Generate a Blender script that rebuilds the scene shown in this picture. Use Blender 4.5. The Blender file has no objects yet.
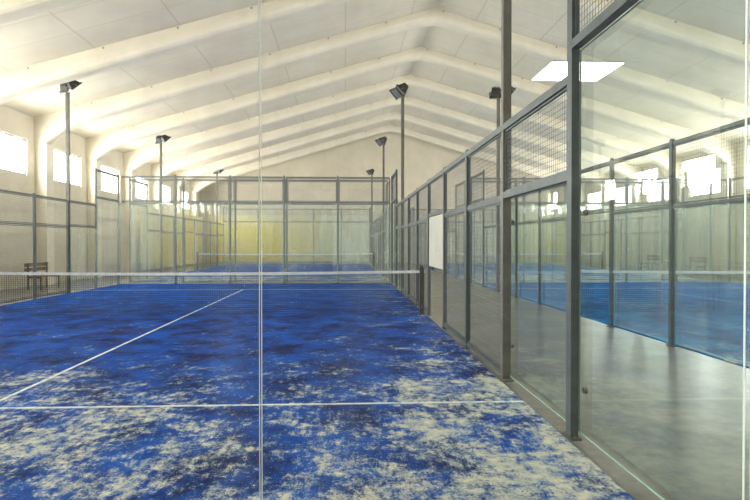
import bpy, math, random
from mathutils import Vector
random.seed(3)
S=bpy.context.scene
COL=S.collection

# ---------------------------------------------------------------- materials
def newmat(name):
    m=bpy.data.materials.new(name); m.use_nodes=True
    nt=m.node_tree; nt.nodes.clear()
    out=nt.nodes.new('ShaderNodeOutputMaterial')
    return m,nt,out
def lin(c):
    return tuple(((v/255)/12.92 if v/255<=0.04045 else (((v/255)+0.055)/1.055)**2.4) for v in c)+(1,)
def pbsdf(nt,out,color=None,rough=0.6,metal=0.0,spec=0.5):
    b=nt.nodes.new('ShaderNodeBsdfPrincipled')
    b.inputs['Roughness'].default_value=rough
    b.inputs['Metallic'].default_value=metal
    b.inputs['Specular IOR Level'].default_value=spec
    if color: b.inputs['Base Color'].default_value=color
    nt.links.new(b.outputs[0],out.inputs[0]); return b
def noise(nt,scale,detail=4,rough=.55,vec=None):
    n=nt.nodes.new('ShaderNodeTexNoise'); n.inputs['Scale'].default_value=scale
    n.inputs['Detail'].default_value=detail; n.inputs['Roughness'].default_value=rough
    if vec: nt.links.new(vec,n.inputs['Vector'])
    return n
def objco(nt,scale=(1,1,1),rot=(0,0,0)):
    t=nt.nodes.new('ShaderNodeTexCoord'); m=nt.nodes.new('ShaderNodeMapping')
    m.inputs['Scale'].default_value=scale; m.inputs['Rotation'].default_value=rot
    nt.links.new(t.outputs['Object'],m.inputs['Vector']); return m.outputs[0]
def math_(nt,op,a,b=None,clamp=False):
    n=nt.nodes.new('ShaderNodeMath'); n.operation=op; n.use_clamp=clamp
    for i,v in enumerate((a,b)):
        if v is None: continue
        if isinstance(v,(int,float)): n.inputs[i].default_value=v
        else: nt.links.new(v,n.inputs[i])
    return n.outputs[0]
def maprange(nt,v,a,b,c=0,d=1):
    n=nt.nodes.new('ShaderNodeMapRange'); n.inputs[1].default_value=a; n.inputs[2].default_value=b
    n.inputs[3].default_value=c; n.inputs[4].default_value=d
    nt.links.new(v,n.inputs[0]); return n.outputs[0]
def mixc(nt,f,a,b):
    n=nt.nodes.new('ShaderNodeMix'); n.data_type='RGBA'
    for s,v in ((0,f),(6,a),(7,b)):
        if isinstance(v,(int,float)): n.inputs[s].default_value=v
        elif isinstance(v,tuple): n.inputs[s].default_value=v
        else: nt.links.new(v,n.inputs[s])
    return n.outputs[2]
def simple(name,c1,c2=None,scale=3,rough=.6,metal=0,spec=.5):
    m,nt,out=newmat(name); b=pbsdf(nt,out,lin(c1),rough,metal,spec)
    c2=c2 or tuple(int(v*.88) for v in c1)
    n=noise(nt,scale,5,.6,objco(nt))
    f=maprange(nt,n.outputs[0],.35,.65)
    nt.links.new(mixc(nt,f,lin(c1),lin(c2)),b.inputs['Base Color'])
    return m

M={}
M['steel']=simple('dark_steel',(88,96,98),(72,80,82),6,.45,.2)
M['pole']=simple('pole_steel',(112,110,103),(94,92,86),6,.5,.2)
M['steel_pale']=simple('grey_steel',(122,127,124),(106,111,108),6,.45,.2)
M['wire']=simple('galvanised_wire',(108,116,120),(92,100,104),6,.5,.2)
M['wire_pale']=simple('pale_galvanised_wire',(146,148,142),(126,128,122),6,.5,.2)
M['black']=simple('black_plastic',(50,48,46),(38,37,36),8,.5)
M['lampglass']=simple('lamp_lens',(120,124,122),(90,94,94),8,.25)
M['wall']=simple('cream_plaster',(214,205,186),(199,191,173),.6,.85)
M['wall_grey']=simple('grey_block_wall',(122,122,116),(106,106,102),.6,.85)
M['beam']=simple('painted_concrete',(228,219,200),(218,209,190),1.2,.8)
M['frame']=simple('window_frame_paint',(180,184,184),None,4,.5)
M['tape']=simple('net_tape_white',(225,228,228),None,20,.7)
M['white']=simple('pale_panel_sheet',(180,178,166),(168,166,154),2,.7)
M['netcord']=simple('net_cord',(22,26,36),None,20,.8)
M['wood']=simple('bench_wood',(120,95,66),None,10,.6)
M['clamp']=simple('clamp_steel',(130,134,134),None,10,.3,.8)
def glowmat(name,a,b_,c,d):  # yellow reflected glow painted into the sheet colour, fading along and upward
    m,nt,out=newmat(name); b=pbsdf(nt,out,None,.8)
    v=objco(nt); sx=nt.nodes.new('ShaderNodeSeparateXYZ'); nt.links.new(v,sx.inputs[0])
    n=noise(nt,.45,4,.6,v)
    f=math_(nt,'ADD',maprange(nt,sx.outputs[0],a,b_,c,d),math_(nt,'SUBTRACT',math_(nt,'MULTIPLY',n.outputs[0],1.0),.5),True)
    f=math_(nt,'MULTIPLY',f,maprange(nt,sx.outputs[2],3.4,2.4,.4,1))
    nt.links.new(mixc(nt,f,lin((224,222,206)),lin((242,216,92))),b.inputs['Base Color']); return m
M['yellow']=glowmat('yellow_glow_sheet',4.5,10.0,1.0,.08)
M['yellow_side']=glowmat('yellow_glow_side_sheet',-4,8,.0,.9)

# ceiling panels
m,nt,out=newmat('insulated_roof_panel'); b=pbsdf(nt,out,None,.75)
v=objco(nt); sx=nt.nodes.new('ShaderNodeSeparateXYZ'); nt.links.new(v,sx.inputs[0])
n=noise(nt,.5,5,.6,v)
base=mixc(nt,maprange(nt,n.outputs[0],.35,.65),lin((213,203,183)),lin((225,216,197)))
fx=math_(nt,'FRACT',math_(nt,'MULTIPLY',sx.outputs[0],1/2.38))
lx=math_(nt,'LESS_THAN',fx,.02)
fy=math_(nt,'FRACT',math_(nt,'MULTIPLY',math_(nt,'ADD',sx.outputs[1],1.0),1/1.2375))
ly=math_(nt,'LESS_THAN',fy,.025)
ln=math_(nt,'MULTIPLY',math_(nt,'MAXIMUM',lx,ly),.24)
nt.links.new(mixc(nt,ln,base,lin((120,116,104))),b.inputs['Base Color']); M['roof']=m

# concrete floor
m,nt,out=newmat('polished_concrete'); b=pbsdf(nt,out,None,.4,0,.5)
v=objco(nt); n=noise(nt,1.2,9,.68,v); n2=noise(nt,9,7,.75,v)
f=math_(nt,'ADD',math_(nt,'MULTIPLY',n.outputs[0],.65),math_(nt,'MULTIPLY',n2.outputs[0],.35))
nt.links.new(mixc(nt,maprange(nt,f,.40,.60),lin((86,86,82)),lin((130,128,122))),b.inputs['Base Color'])
b.inputs['Roughness'].default_value=.28; M['concrete']=m

# turf
def turfmat(name,c1,c2,sandy):
    m,nt,out=newmat(name); b=pbsdf(nt,out,None,.9,0,.08)
    raw=objco(nt)
    s=nt.nodes.new('ShaderNodeSeparateXYZ'); nt.links.new(raw,s.inputs[0])
    edge=maprange(nt,s.outputs[0],2.9,4.9)
    edge=math_(nt,'ADD',edge,math_(nt,'MULTIPLY',maprange(nt,s.outputs[0],3.5,0.0),maprange(nt,s.outputs[1],5.6,3.4,0,.62)))
    near=maprange(nt,s.outputs[1],5.5,1.5)
    mid=maprange(nt,s.outputs[1],3.6,7.5)
    n1=noise(nt,1.4,10,.72,objco(nt,(.9,.9,1),(0,0,.9)))
    n2=noise(nt,8.0,9,.82,objco(nt,(.9,.95,1),(0,0,.35)))
    n4=noise(nt,11.0,7,.8,objco(nt,(1.7,.55,1),(0,0,-.35)))
    n3=noise(nt,60.0,3,.7,raw)
    a=math_(nt,'ADD',math_(nt,'MULTIPLY',n1.outputs[0],.40),math_(nt,'MULTIPLY',n2.outputs[0],.28))
    a=math_(nt,'ADD',a,math_(nt,'MULTIPLY',n4.outputs[0],.24))
    a=math_(nt,'ADD',a,math_(nt,'MULTIPLY',n3.outputs[0],.14))
    a=math_(nt,'ADD',a,math_(nt,'MULTIPLY',edge,.052))
    a=math_(nt,'ADD',a,math_(nt,'MULTIPLY',near,.028))
    a=math_(nt,'SUBTRACT',a,math_(nt,'MULTIPLY',mid,.042))
    a=math_(nt,'ADD',a,sandy)
    nb=noise(nt,1.6,8,.72,objco(nt,(1.0,.8,1),(0,0,.5)))
    blue=mixc(nt,maprange(nt,nb.outputs[0],.40,.60),lin(c1),lin(c2))
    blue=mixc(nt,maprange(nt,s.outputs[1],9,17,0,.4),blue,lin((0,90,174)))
    thin=math_(nt,'MULTIPLY',maprange(nt,a,.53,.58),.16)
    blue2=mixc(nt,thin,blue,lin((100,150,190)))
    sand=mixc(nt,maprange(nt,n2.outputs[0],.35,.65),lin((130,148,156)),lin((212,207,188)))
    nt.links.new(mixc(nt,maprange(nt,a,.562,.62),blue2,sand),b.inputs['Base Color'])
    bp=nt.nodes.new('ShaderNodeBump'); bp.inputs['Strength'].default_value=.25; bp.inputs['Distance'].default_value=.02
    nt.links.new(n3.outputs[0],bp.inputs['Height']); nt.links.new(bp.outputs[0],b.inputs['Normal'])
    return m
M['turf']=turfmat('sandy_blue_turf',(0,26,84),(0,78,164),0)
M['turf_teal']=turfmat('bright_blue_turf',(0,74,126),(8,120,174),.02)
m,nt,out=newmat('white_line_turf'); b=pbsdf(nt,out,None,.85,0,.25)
n=noise(nt,6,7,.75,objco(nt))
nt.links.new(mixc(nt,maprange(nt,n.outputs[0],.48,.66),lin((212,216,214)),lin((96,134,180))),b.inputs['Base Color'])
M['line']=m

# glass
def glassmat(name,d0,d1,refl,tint=(.91,.965,.95)):
    m,nt,out=newmat(name)
    tr=nt.nodes.new('ShaderNodeBsdfTransparent'); tr.inputs[0].default_value=tint+(1,)
    gl=nt.nodes.new('ShaderNodeBsdfGlossy'); gl.inputs['Roughness'].default_value=.0; gl.inputs[0].default_value=(.95,.98,.965,1)
    df=nt.nodes.new('ShaderNodeBsdfDiffuse'); df.inputs[0].default_value=(.84,.86,.83,1)  # thin diffuse layer paints milky reflection haze into the panes
    lw=nt.nodes.new('ShaderNodeLayerWeight'); lw.inputs['Blend'].default_value=.5
    p=math_(nt,'POWER',lw.outputs['Facing'],5.0)
    f=math_(nt,'ADD',math_(nt,'MULTIPLY',p,.85),refl)
    mx=nt.nodes.new('ShaderNodeMixShader'); nt.links.new(f,mx.inputs[0]); nt.links.new(tr.outputs[0],mx.inputs[1]); nt.links.new(gl.outputs[0],mx.inputs[2])
    mx2=nt.nodes.new('ShaderNodeMixShader')
    dn=noise(nt,1.5,5,.6,objco(nt,(3,1,.3))); nt.links.new(maprange(nt,dn.outputs[0],.35,.7,d0,d1),mx2.inputs[0])
    nt.links.new(mx.outputs[0],mx2.inputs[1]); nt.links.new(df.outputs[0],mx2.inputs[2]); nt.links.new(mx2.outputs[0],out.inputs[0])
    return m
M['glass']=glassmat('tempered_glass',.02,.16,.10,(.92,.955,.94))
M['glass_green']=glassmat('green_tempered_glass',.0,.012,.08,(.83,.915,.90))
M['glass_hazy']=glassmat('hazy_tempered_glass',.0,.08,.07,(.94,.97,.965))  # near panes, with painted reflection haze in streaks
M['edge']=simple('glass_edge_green',(160,190,176),None,3,.25)
M['edge_white']=simple('glass_joint',(214,224,218),(204,214,208),3,.4)
m,nt,out=newmat('led_diffuser'); e=nt.nodes.new('ShaderNodeEmission'); e.inputs[0].default_value=(1,.99,.96,1); e.inputs[1].default_value=9.0
nt.links.new(e.outputs[0],out.inputs[0]); M['led']=m

# ---------------------------------------------------------------- mesh helpers
class MB:
    def __init__(s): s.v=[];s.f=[];s.m=[];s.mats=[]
    def mi(s,mat):
        if mat not in s.mats: s.mats.append(mat)
        return s.mats.index(mat)
    def box(s,x0,x1,y0,y1,z0,z1,mat):
        i=len(s.v); k=s.mi(mat)
        s.v+=[(x0,y0,z0),(x1,y0,z0),(x1,y1,z0),(x0,y1,z0),(x0,y0,z1),(x1,y0,z1),(x1,y1,z1),(x0,y1,z1)]
        for q in ((0,3,2,1),(4,5,6,7),(0,1,5,4),(1,2,6,5),(2,3,7,6),(3,0,4,7)):
            s.f.append(tuple(i+j for j in q)); s.m.append(k)
    def quad(s,pts,mat):
        i=len(s.v); s.v+=list(pts); s.f.append(tuple(range(i,i+len(pts)))); s.m.append(s.mi(mat))
    def cyl(s,c,axis,r,h,mat,n=12,r2=None):
        r2=r if r2 is None else r2
        i=len(s.v); k=s.mi(mat); c=Vector(c)
        A={'x':(Vector((0,1,0)),Vector((0,0,1)),Vector((1,0,0))),'y':(Vector((0,0,1)),Vector((1,0,0)),Vector((0,1,0))),'z':(Vector((1,0,0)),Vector((0,1,0)),Vector((0,0,1)))}[axis]
        for e,(rr) in ((0,r),(1,r2)):
            for j in range(n):
                t=2*math.pi*j/n
                s.v.append(tuple(c+A[0]*math.cos(t)*rr+A[1]*math.sin(t)*rr+A[2]*h*e))
        for j in range(n):
            s.f.append((i+j,i+(j+1)%n,i+n+(j+1)%n,i+n+j)); s.m.append(k)
        s.f.append(tuple(i+n-1-j for j in range(n))); s.m.append(k)
        s.f.append(tuple(i+n+j for j in range(n))); s.m.append(k)
    def mesh(s,name):
        me=bpy.data.meshes.new(name); me.from_pydata(s.v,[],s.f)
        for k in s.mats: me.materials.append(M[k])
        me.polygons.foreach_set('material_index',s.m); me.update(); return me
def obj(name,data,parent=None,loc=(0,0,0),rot=(0,0,0),**kw):
    o=bpy.data.objects.new(name,data); COL.objects.link(o)
    o.location=loc; o.rotation_euler=rot
    if parent: o.parent=parent
    for k,v in kw.items(): o[k]=v
    return o
cache={}
def cached(key,fn):
    if key not in cache: cache[key]=fn()
    return cache[key]

# ---------------------------------------------------------------- room
XL,XR=-11.0,17.6; XC=3.3; ZR=10.1; SL=.29; YS,YE=-10.0,46.0
def zroof(x): return ZR-SL*abs(x-XC)
ZE=zroof(XL)
b=MB(); b.box(XL-.3,XR+.3,YS-.2,YE+.2,-.2,0,'concrete')
obj('floor',b.mesh('floor'),kind='structure')
b=MB()
for (xa,xb) in ((XL-.3,XC),(XC,XR+.3)):
    za,zb=zroof(xa),zroof(xb)
    P=[(xa,YS,za),(xb,YS,zb),(xb,YE,zb),(xa,YE,za)]; Q=[(p[0],p[1],p[2]+.2) for p in P]
    b.quad(P[::-1],'roof'); b.quad(Q,'roof')
    for i in range(4):
        j=(i+1)%4; b.quad((P[i],P[j],Q[j],Q[i]),'roof')
obj('ceiling',b.mesh('ceiling'),kind='structure')
SP=4.3
frames=[22.3+SP*(i-7) for i in range(13)]
WZ0,WZ1=3.85,5.1
wins=[]; HWN=1.35
for i in range(12):
    c=(frames[i]+frames[i+1])/2; wins.append((c-HWN,c+HWN))
def sidewall(name,x0,x1):
    b=MB(); b.box(x0,x1,YS,YE,0,WZ0,'wall'); b.box(x0,x1,YS,YE,WZ1,ZE,'wall')
    y=YS
    for a,c in wins:
        b.box(x0,x1,y,a,WZ0,WZ1,'wall'); y=c
    b.box(x0,x1,y,YE,WZ0,WZ1,'wall')
    obj(name,b.mesh(name),kind='structure')
sidewall('wall_left',XL-.25,XL); sidewall('wall_right',XR,XR+.25)
for nm,y0,y1,mt in (('wall_far',YE,YE+.2,'wall'),('wall_near',YS,YS-.2,'wall_grey')):
    b=MB()
    P=[(XL-.25,y0,0),(XR+.25,y0,0),(XR+.25,y0,ZE-.07),(XC,y0,ZR),(XL-.25,y0,ZE-.07)]
    b.quad(P,mt); b.quad([(p[0],y1,p[2]) for p in P][::-1],mt)
    obj(nm,b.mesh(nm),kind='structure')
# window frames
wb=MB(); t=.06; wh=WZ1-WZ0; W=2*HWN
wb.box(-.03,.03,0,t,0,wh,'frame'); wb.box(-.03,.03,W-t,W,0,wh,'frame')
wb.box(-.03,.03,t,W-t,0,t,'frame'); wb.box(-.03,.03,t,W-t,wh-t,wh,'frame')
for k in (1,2): wb.box(-.015,.015,W*k/3-.025,W*k/3+.025,t,wh-t,'frame')
wm=wb.mesh('window'); k=1
for x in (XL-.08,XR+.08):
    for a,c in wins:
        obj('window_%d'%k,wm,loc=(x,a,WZ0),kind='structure'); k+=1
# portal beams
def framemesh():
    b=MB(); N=28; hw=(XR-XL)/2; T=.32
    up=[];lo=[]
    for i in range(-N,N+1):
        t=i/N; x=XC+t*hw; at=abs(t)
        d=.38+.24*at+.6*max(0,(at-.88)/.12)**2+.10*max(0,1-at/.05)
        up.append((x,zroof(x))); lo.append((x,zroof(x)-d+(.0)))
    n=len(up)
    prof=[(T,.30),(T*.97,.18),(T*.86,.085),(T*.66,.025),(T*.4,0)]
    for i in range(n-1):
        a0,a1,c0,c1=up[i],up[i+1],lo[i],lo[i+1]
        for s in (-1,1):
            for k in range(len(prof)):
                if k==0:
                    q=[(a0[0],s*T,a0[1]),(c0[0],s*T,c0[1]+.30),(c1[0],s*T,c1[1]+.30),(a1[0],s*T,a1[1])]
                else:
                    p0,p1=prof[k-1],prof[k]
                    q=[(c0[0],s*p0[0],c0[1]+p0[1]),(c0[0],s*p1[0],c0[1]+p1[1]),(c1[0],s*p1[0],c1[1]+p1[1]),(c1[0],s*p0[0],c1[1]+p0[1])]
                b.quad(q if s<0 else q[::-1],'beam')
        w=T*.4
        b.quad(((c0[0],-w,c0[1]),(c0[0],w,c0[1]),(c1[0],w,c1[1]),(c1[0],-w,c1[1])),'beam')
    for s in (0,1):
        xa,xb=(XL+.01,XL+.4) if s==0 else (XR-.4,XR-.01)
        b.box(xa,xb,-T+.05,T-.05,0,zroof(XL)-.9,'beam')
    for i in range(-6,7):      # bolt sockets
        x=XC+i*2.1+.3; z=zroof(x)-.05
        b.box(x-.025,x+.025,-T-.01,-T,z-.025,z+.025,'steel_pale')
    me=b.mesh('portal'); return me
fm=framemesh()
for i,y in enumerate(frames):
    obj('trim_%d'%(i+1),fm,loc=(0,y,0),kind='structure')

# ---------------------------------------------------------------- court parts
ST='steel'; WI='wire'
def wiremesh(w,h,cell=.05):
    r=.0018 if WI=='wire' else .0016
    def f():
        b=MB(); e=.02
        nx=int(round(w/cell)); nz=int(round(h/cell))
        for i in range(1,nx):
            x=w*i/nx; b.box(x-r,x+r,-r*1.2,0,0,h,WI)
        for i in range(1,nz):
            z=h*i/nz; b.box(0,w,0,r*1.2,z-r,z+r,WI)
        for (x0,x1,z0,z1) in ((0,e,0,h),(w-e,w,0,h),(e,w-e,0,e),(e,w-e,h-e,h)):
            b.box(x0,x1,-.012,.012,z0,z1,ST)
        return b.mesh('mesh_panel')
    return cached(('wm',w,h,WI,ST),f)
def panemesh(w,h,ew=.007,gm='glass'):
    em='edge_white' if gm=='glass_hazy' else 'edge'
    def f():
        b=MB(); t=.006
        b.quad(((ew,0,ew),(w-ew,0,ew),(w-ew,0,h-ew),(ew,0,h-ew)),gm)
        for (x0,x1,z0,z1) in ((0,ew,0,h),(w-ew,w,0,h),(ew,w-ew,0,ew),(ew,w-ew,h-ew,h)):
            b.box(x0,x1,-t,t,z0,z1,em)
        return b.mesh('glass_pane')
    return cached(('pane',w,h,ew,gm),f)
def postmesh(h):
    w,d=(.1,.06) if WI=='wire' else (.065,.05)
    def f():
        b=MB(); b.box(-w/2,w/2,-d/2,d/2,0,h,ST); b.box(-w/2-.05,w/2+.05,-d/2-.01,d/2+.01,0,.012,ST)
        for sx in (-1,1):
            b.cyl((sx*(w/2+.025),0,.012),'z',.012,.012,'clamp',8)
        b.box(-w/2+.004,w/2-.004,-d/2+.004,d/2-.004,h,h+.008,'black')
        return b.mesh('post')
    return cached(('post',h,ST,WI),f)
def railmesh(w,t=.07):
    if WI!='wire': t=t*.7
    def f():
        b=MB(); b.box(0,w,-t/2,t/2,-t/2,t/2,ST); return b.mesh('rail')
    return cached(('rail',w,t,ST),f)
def clampmesh():
    def f():
        b=MB(); b.cyl((0,-.012,0),'y',.024,.024,'clamp',14); b.cyl((0,-.017,0),'y',.01,.034,'steel',8); return b.mesh('clamp')
    return cached('clamp',f)

def fence(origin,rot,bays,label,group,clamps=False,name='court_fence',skip=(),pane_ew=.007,style=0,gm='glass'):
    global ST,WI
    ST,WI=(('steel','wire'),('steel_pale','wire_pale'),('steel','wire_pale'))[style]
    e=obj(name,None,loc=origin,rot=(0,0,rot),label=label,category='fence',group=group)
    e.empty_display_size=.3
    n=len(bays)
    H=[b[2] for b in bays]
    xs=[0]
    for b in bays: xs.append(xs[-1]+b[0])
    for i in range(n+1):
        if i in skip: continue
        h=max(H[i-1] if i>0 else 0,H[i] if i<n else 0)
        obj('post',postmesh(round(h+.02,3)),e,(xs[i],.035,0))
    for i,(w,g,top,kind) in enumerate(bays):
        x=xs[i]; wr=round(w-.1,3)
        obj('rail',railmesh(wr),e,(x+.05,.03,top-.035))
        if kind=='glass':
            if g<top-.1: obj('rail',railmesh(wr),e,(x+.05,.03,g+.035))
            p=obj('glass_pane',panemesh(round(w-.006,3),g-.04,pane_ew,gm),e,(x+.003,-.02,.04))
            if clamps:
                for cx in ((.12,w-.12) if i>0 else (w-.12,)):
                    for cz in (.35,1.7): obj('glass_clamp',clampmesh(),p,(cx,0,cz))
            mh=top-.07-(g+.07)
            if mh>.2: obj('mesh_panel',wiremesh(wr,round(mh,3)),e,(x+.05,.03,g+.07))
        elif kind=='mesh':
            obj('rail',railmesh(wr,.05),e,(x+.05,.03,2.0))
            obj('rail',railmesh(wr,.05),e,(x+.05,.03,.06))
            obj('mesh_panel',wiremesh(wr,1.88),e,(x+.05,.03,.09))
            obj('mesh_panel',wiremesh(wr,round(top-.07-2.03,3)),e,(x+.05,.03,2.03))
        elif kind=='open':
            obj('rail',railmesh(wr,.05),e,(x+.05,.03,2.08))
            obj('mesh_panel',wiremesh(wr,round(top-.07-2.11,3)),e,(x+.05,.03,2.11))
    return e
TP=2.82
side=[(2,3,4,'glass'),(2,2,TP,'glass'),(2,0,TP,'mesh'),(2,0,TP,'mesh'),(2,0,TP,'open'),
      (2,0,TP,'mesh'),(2,0,TP,'mesh'),(2,0,TP,'mesh'),(2,2,TP,'glass'),(2,3,4,'glass')]
side_glass=[(2,3,4,'glass')]+[(2,2,3,'glass')]*3+[(2,0,3,'open')]+[(2,2,3,'glass')]*4+[(2,3,4,'glass')]
endb=[(2,3,4,'glass')]*5
endn=[(1.92,3,4,'glass')]+[(2,3,4,'glass')]*3+[(2.08,3,4,'glass')]

def turfmesh(mat):
    def f():
        b=MB(); b.box(-4.96,4.96,0.03,19.97,0,.014,mat); return b.mesh('court_turf')
    return cached('turf'+mat,f)
def linemesh(w,l):
    def f():
        b=MB(); b.box(-w/2,w/2,-l/2,l/2,0,.003,'line'); return b.mesh('court_line')
    return cached(('line',w,l),f)
def netmesh():
    def f():
        b=MB(); L=9.9; r=.002
        def top(x): return .86+.04*(x/5)**2
        n=int(L/.045)
        for i in range(n+1):
            x=-L/2+L*i/n; b.box(x-r,x+r,-.002,.002,.02,top(x),'netcord')
        for j in range(20):
            z=.03+j*.043
            for k in range(10):
                x0=-L/2+L*k/10; x1=x0+L/10; b.box(x0,x1,-.002,.002,z-r,z+r,'netcord')
        return b.mesh('net_mesh')
    return cached('net',f)
def tapemesh():
    def f():
        b=MB(); L=9.9; n=24
        for i in range(n):
            x0=-L/2+L*i/n; x1=x0+L/n
            z0=.86+.04*(x0/5)**2; z1=.86+.04*(x1/5)**2
            for s in (-1,1):
                y=s*.012
                q=[(x0,y,z0-.03),(x1,y,z1-.03),(x1,y,z1+.025),(x0,y,z0+.025)]
                b.quad(q if s<0 else q[::-1],'tape')
            b.quad(((x0,-.012,z0+.025),(x1,-.012,z1+.025),(x1,.012,z1+.025),(x0,.012,z0+.025)),'tape')
        return b.mesh('net_tape')
    return cached('tape',f)
def netpostmesh():
    def f():
        b=MB(); b.box(-.045,.045,-.045,.045,0,1.0,'black'); b.box(-.06,.06,-.1,.1,0,.015,'black')
        b.cyl((0,-.07,.8),'y',.03,.14,'black',12); b.cyl((0,0,1.0),'z',.035,.03,'black',12,.02)
        return b.mesh('net_post')
    return cached('netpost',f)

def lamp(x,y,facing,yaw,label):
    e=obj('floodlight_pole',None,loc=(x,y,0),rot=(0,0,0),label=label,category='lamp post',group='court floodlight poles')
    HP=6.18
    def pole():
        b=MB(); b.box(-.045,.045,-.045,.045,.015,HP,'pole'); b.box(-.055,.055,-.14,.14,0,.015,'pole'); return b.mesh('pole')
    def bar():
        b=MB(); b.box(-.05,.05,-.3,.3,-.03,.03,'pole'); b.box(-.04,.04,-.04,.04,-.03,.08,'pole'); return b.mesh('crossbar')
    def head():
        b=MB()
        w,l=.17,.17
        bot=[(-l,-w,0),(l,-w,0),(l,w,0),(-l,w,0)]; top=[(-l*.6,-w*.65,.18),(l*.6,-w*.65,.18),(l*.6,w*.65,.18),(-l*.6,w*.65,.18)]
        b.quad(bot[::-1],'lampglass'); b.quad(top,'black')
        for i in range(4):
            j=(i+1)%4; b.quad((bot[i],bot[j],top[j],top[i]),'black')
        for k in range(5):
            y=-.1+.05*k; b.box(-.09,.09,y-.006,y+.006,.18,.24,'black')
        b.box(-l-.02,l+.02,-w-.02,-w,-.02,.03,'black'); b.box(-l-.02,l+.02,w,w+.02,-.02,.03,'black')
        b.box(-l-.03,-l,-w-.02,w+.02,-.02,.03,'black')
        return b.mesh('floodlight_head')
    def yoke():
        b=MB(); b.box(-.02,.02,-.02,.02,-.04,.16,'steel'); b.box(-.025,.025,-.22,-.205,-.1,-.02,'steel'); b.box(-.025,.025,.205,.22,-.1,-.02,'steel'); b.box(-.025,.025,-.22,.22,-.04,-.02,'steel'); return b.mesh('yoke')
    obj('pole',cached('pole',pole),e)
    obj('crossbar',cached('bar',bar),e,(0,0,HP),(0,0,yaw))
    for s in (-1,1):
        px=-math.sin(yaw)*s*.2+facing*.12; py=math.cos(yaw)*s*.2
        h=obj('floodlight_head',cached('head',head),e,(px,py,HP-.02),(0,-facing*.75,yaw+s*.25))
        obj('bracket',cached('yoke',yoke),h,(0,0,.1))
    return e

def court(cx,y0,labs,main=False,turf='turf',lamps=(),ls=1,sd=None):
    t=obj('court_turf',turfmesh(turf),loc=(cx,y0,0),label=labs[0],category='sports court')
    obj('court_line',linemesh(9.9,.045),t,(0,3.0,.014)); obj('court_line',linemesh(9.9,.045),t,(0,16.95,.014))
    obj('court_line',linemesh(.04,13.9),t,(0,9.975,.014))
    n=obj('court_net',None,loc=(cx,y0+10,.0145),label=labs[1],category='net')
    obj('net_mesh',netmesh(),n); obj('net_tape',tapemesh(),n)
    for s in (-1,1): obj('net_post',netpostmesh(),n,(s*4.88,0,0))
    X0,X1=cx-5.0,cx+5.0
    g='padel court enclosure walls'
    fence((X0-.01,y0,0),math.pi/2,sd or side,labs[2],g,skip=(2,8),style=ls)
    fence((X1+.07,y0,0),math.pi/2,sd or side,labs[3],g,clamps=main,skip=(0,2,8) if main else (2,8),style=0 if main else 1,gm='glass_green' if main else 'glass')
    fence((X0,y0-.06,0),0,endn if main else endb,labs[4],g,skip=(0,1,2,3,4,5) if main else (0,5),pane_ew=.003 if main else .005,style=1,gm='glass_hazy' if main else 'glass')
    fence((X0,y0+20.06,0),0,endb,labs[5],g,skip=(0,5),style=1)
    for s,yy in lamps:
        lamp(cx+s*5.05,y0+yy,-s,.9 if s<0 else .25,'tall grey steel pole with twin black floodlights beside the fence')
CX1=-3.27
allL=((-1,4),(1,4),(-1,16),(1,16))
court(CX1,2.6,('blue artificial turf court with pale sand and white lines','low dark court net with white tape on sandy turf',
  'steel and wire mesh side fence by the cream wall','dark steel side fence with glass panes beside concrete walkway',
  'clear frameless tempered glass end wall with pale seams','glass end wall with grey posts and mesh strip on top'),True,lamps=allL)
court(9.82,2.6,('blue artificial turf of the neighbouring court across the walkway','low dark net of the court across the walkway',
  'grey steel and glass side fence along the concrete walkway','grey steel and glass fence close to bright windowed wall',
  'glass end wall of the neighbouring court','glass end wall with mesh strip of neighbouring court'),turf='turf_teal',lamps=((-1,4),(-1,16)),ls=2,sd=side_glass)
court(CX1,23.8,('blue turf of the court near the gable wall','low dark net of the court near the gable wall',
  'mesh side fence between rear court and cream wall','mesh side fence between rear court and walkway',
  'glass end wall standing between two successive courts','glass end wall facing the painted yellow glow on the gable'),lamps=allL)
court(9.82,23.8,('blue turf of neighbouring court near the gable wall','low dark net of neighbouring court near gable wall',
  'mesh side fence of distant neighbouring court along walkway','mesh side fence of distant neighbouring court by windows',
  'glass end wall of distant neighbouring court between courts','glass end wall of distant neighbouring court at gable'),turf='turf_teal')

# pale panel hanging in the fence opening beside the net
b=MB(); b.box(0,.02,0,1.84,0,1.0,'white')
for yy in (.15,.92,1.69): b.box(.004,.016,yy-.03,yy+.03,1.0,1.02,'clamp')
obj('hanging_panel',b.mesh('hanging_panel'),loc=(1.755,10.68,1.035),label='plain pale panel hanging from the fence rail beside the net',category='panel')

# suspended LED panel over walkway
LX=3.2
e=obj('ceiling_light_panel',None,loc=(LX,8.25,3.88),label='flat square white light panel hanging on thin wires above walkway',category='lamp')
b=MB(); b.box(-.48,.48,-.44,.44,.01,.03,'frame'); obj('panel_frame',b.mesh('panel_frame'),e)
b=MB(); b.box(-.475,.475,-.435,.435,0,.0095,'led'); obj('light_diffuser',b.mesh('light_diffuser'),e)
for sx in (-.45,.45):
    for sy in (-.4,.4):
        zt=zroof(LX+sx)-3.88
        b=MB(); b.cyl((sx,sy,.03),'z',.002,zt-.03,'wall',6); obj('hanging_wire',b.mesh('wire'),e)

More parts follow.
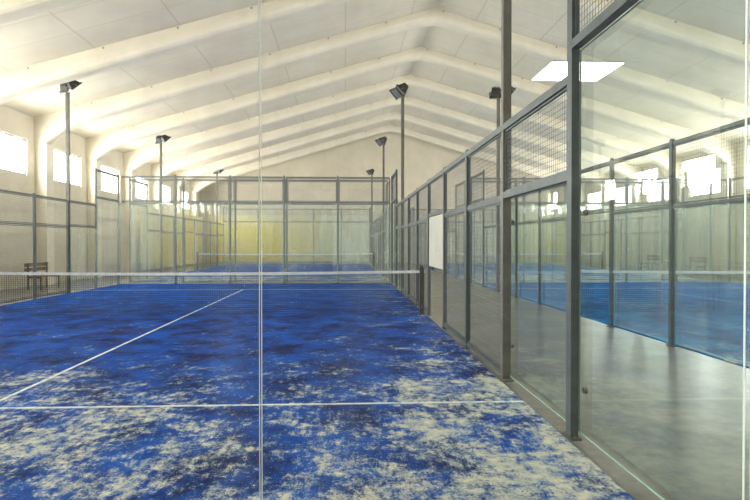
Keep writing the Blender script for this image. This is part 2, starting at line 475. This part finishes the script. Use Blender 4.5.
# added sheets painting a yellow reflected glow on gable wall and rear side wall
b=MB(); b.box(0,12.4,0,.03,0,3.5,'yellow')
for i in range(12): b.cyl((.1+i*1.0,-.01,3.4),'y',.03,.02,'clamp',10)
obj('glow_sheet',b.mesh('glow_sheet'),loc=(-10.4,45.9,.1),label='large added sheet painted with yellow reflected glow on lower gable wall',category='painted glow')
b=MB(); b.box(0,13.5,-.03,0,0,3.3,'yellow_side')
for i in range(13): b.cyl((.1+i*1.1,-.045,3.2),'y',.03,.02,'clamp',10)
obj('glow_sheet',b.mesh('glow_sheet'),loc=(-10.46,31.5,.1),rot=(0,0,math.pi/2),label='added sheet painted with fading yellow glow along the side wall below windows',category='painted glow')

# benches
def bench(x,y,rot,lab):
    e=obj('bench',None,loc=(x,y,0),rot=(0,0,rot),label=lab,category='bench',group='courtside benches')
    def seat():
        b=MB()
        for i in range(3): b.box(-.75,.75,-.2+.14*i,-.08+.14*i,.42,.45,'wood')
        return b.mesh('seat')
    def back():
        b=MB()
        for i in range(2): b.box(-.75,.75,.24,.265,.6+.15*i,.71+.15*i,'wood')
        return b.mesh('backrest')
    def leg():
        b=MB(); b.box(-.02,.02,-.2,-.16,0,.42,'steel'); b.box(-.02,.02,.2,.24,0,.86,'steel'); b.box(-.02,.02,-.16,.2,.38,.42,'steel'); return b.mesh('leg')
    obj('seat',cached('seat',seat),e); obj('backrest',cached('back',back),e)
    for s in (-.6,.6): obj('leg',cached('leg',leg),e,(s,0,0))
bench(-9.9,20.4,math.pi/2,'wooden slatted bench between court fence and cream wall')
bench(16.3,27.5,-math.pi/2,'wooden slatted bench below the bright windows')
bench(16.3,31.5,-math.pi/2,'wooden slatted bench below the bright windows')

# ---------------------------------------------------------------- light
w=bpy.data.worlds.new('sky'); S.world=w; w.use_nodes=True
nt=w.node_tree; bg=nt.nodes['Background']; bg.inputs[0].default_value=(.96,.985,1,1); bg.inputs[1].default_value=7.5
def area(name,loc,rot,sx,sy,power,col=(1,.97,.915)):
    l=bpy.data.lights.new(name,'AREA'); l.shape='RECTANGLE'; l.size=sx; l.size_y=sy; l.energy=power; l.color=col
    l.spread=math.radians(165)
    o=bpy.data.objects.new(name,l); COL.objects.link(o); o.location=loc; o.rotation_euler=rot
tl=math.radians(80)
for i,(a,c) in enumerate(wins):
    y=(a+c)/2
    area('window_daylight',(XL-.35,y,4.5),(0,-tl,0),1.25,2.7,470)
    area('window_daylight',(XR+.35,y,4.5),(0,tl,0),1.25,2.7,510)

cam=bpy.data.cameras.new('camera'); co=bpy.data.objects.new('camera',cam); COL.objects.link(co)
cam.sensor_width=36; cam.lens=603/750*36; cam.clip_start=.05; cam.clip_end=300
co.location=(0,0,1.51); co.rotation_euler=(math.radians(90-.66),0,math.radians(-2.85))
S.camera=co
S.view_settings.view_transform='Standard'
try: S.view_settings.look='Medium High Contrast'
except Exception as ex: print('look',ex)
S.view_settings.exposure=0.0
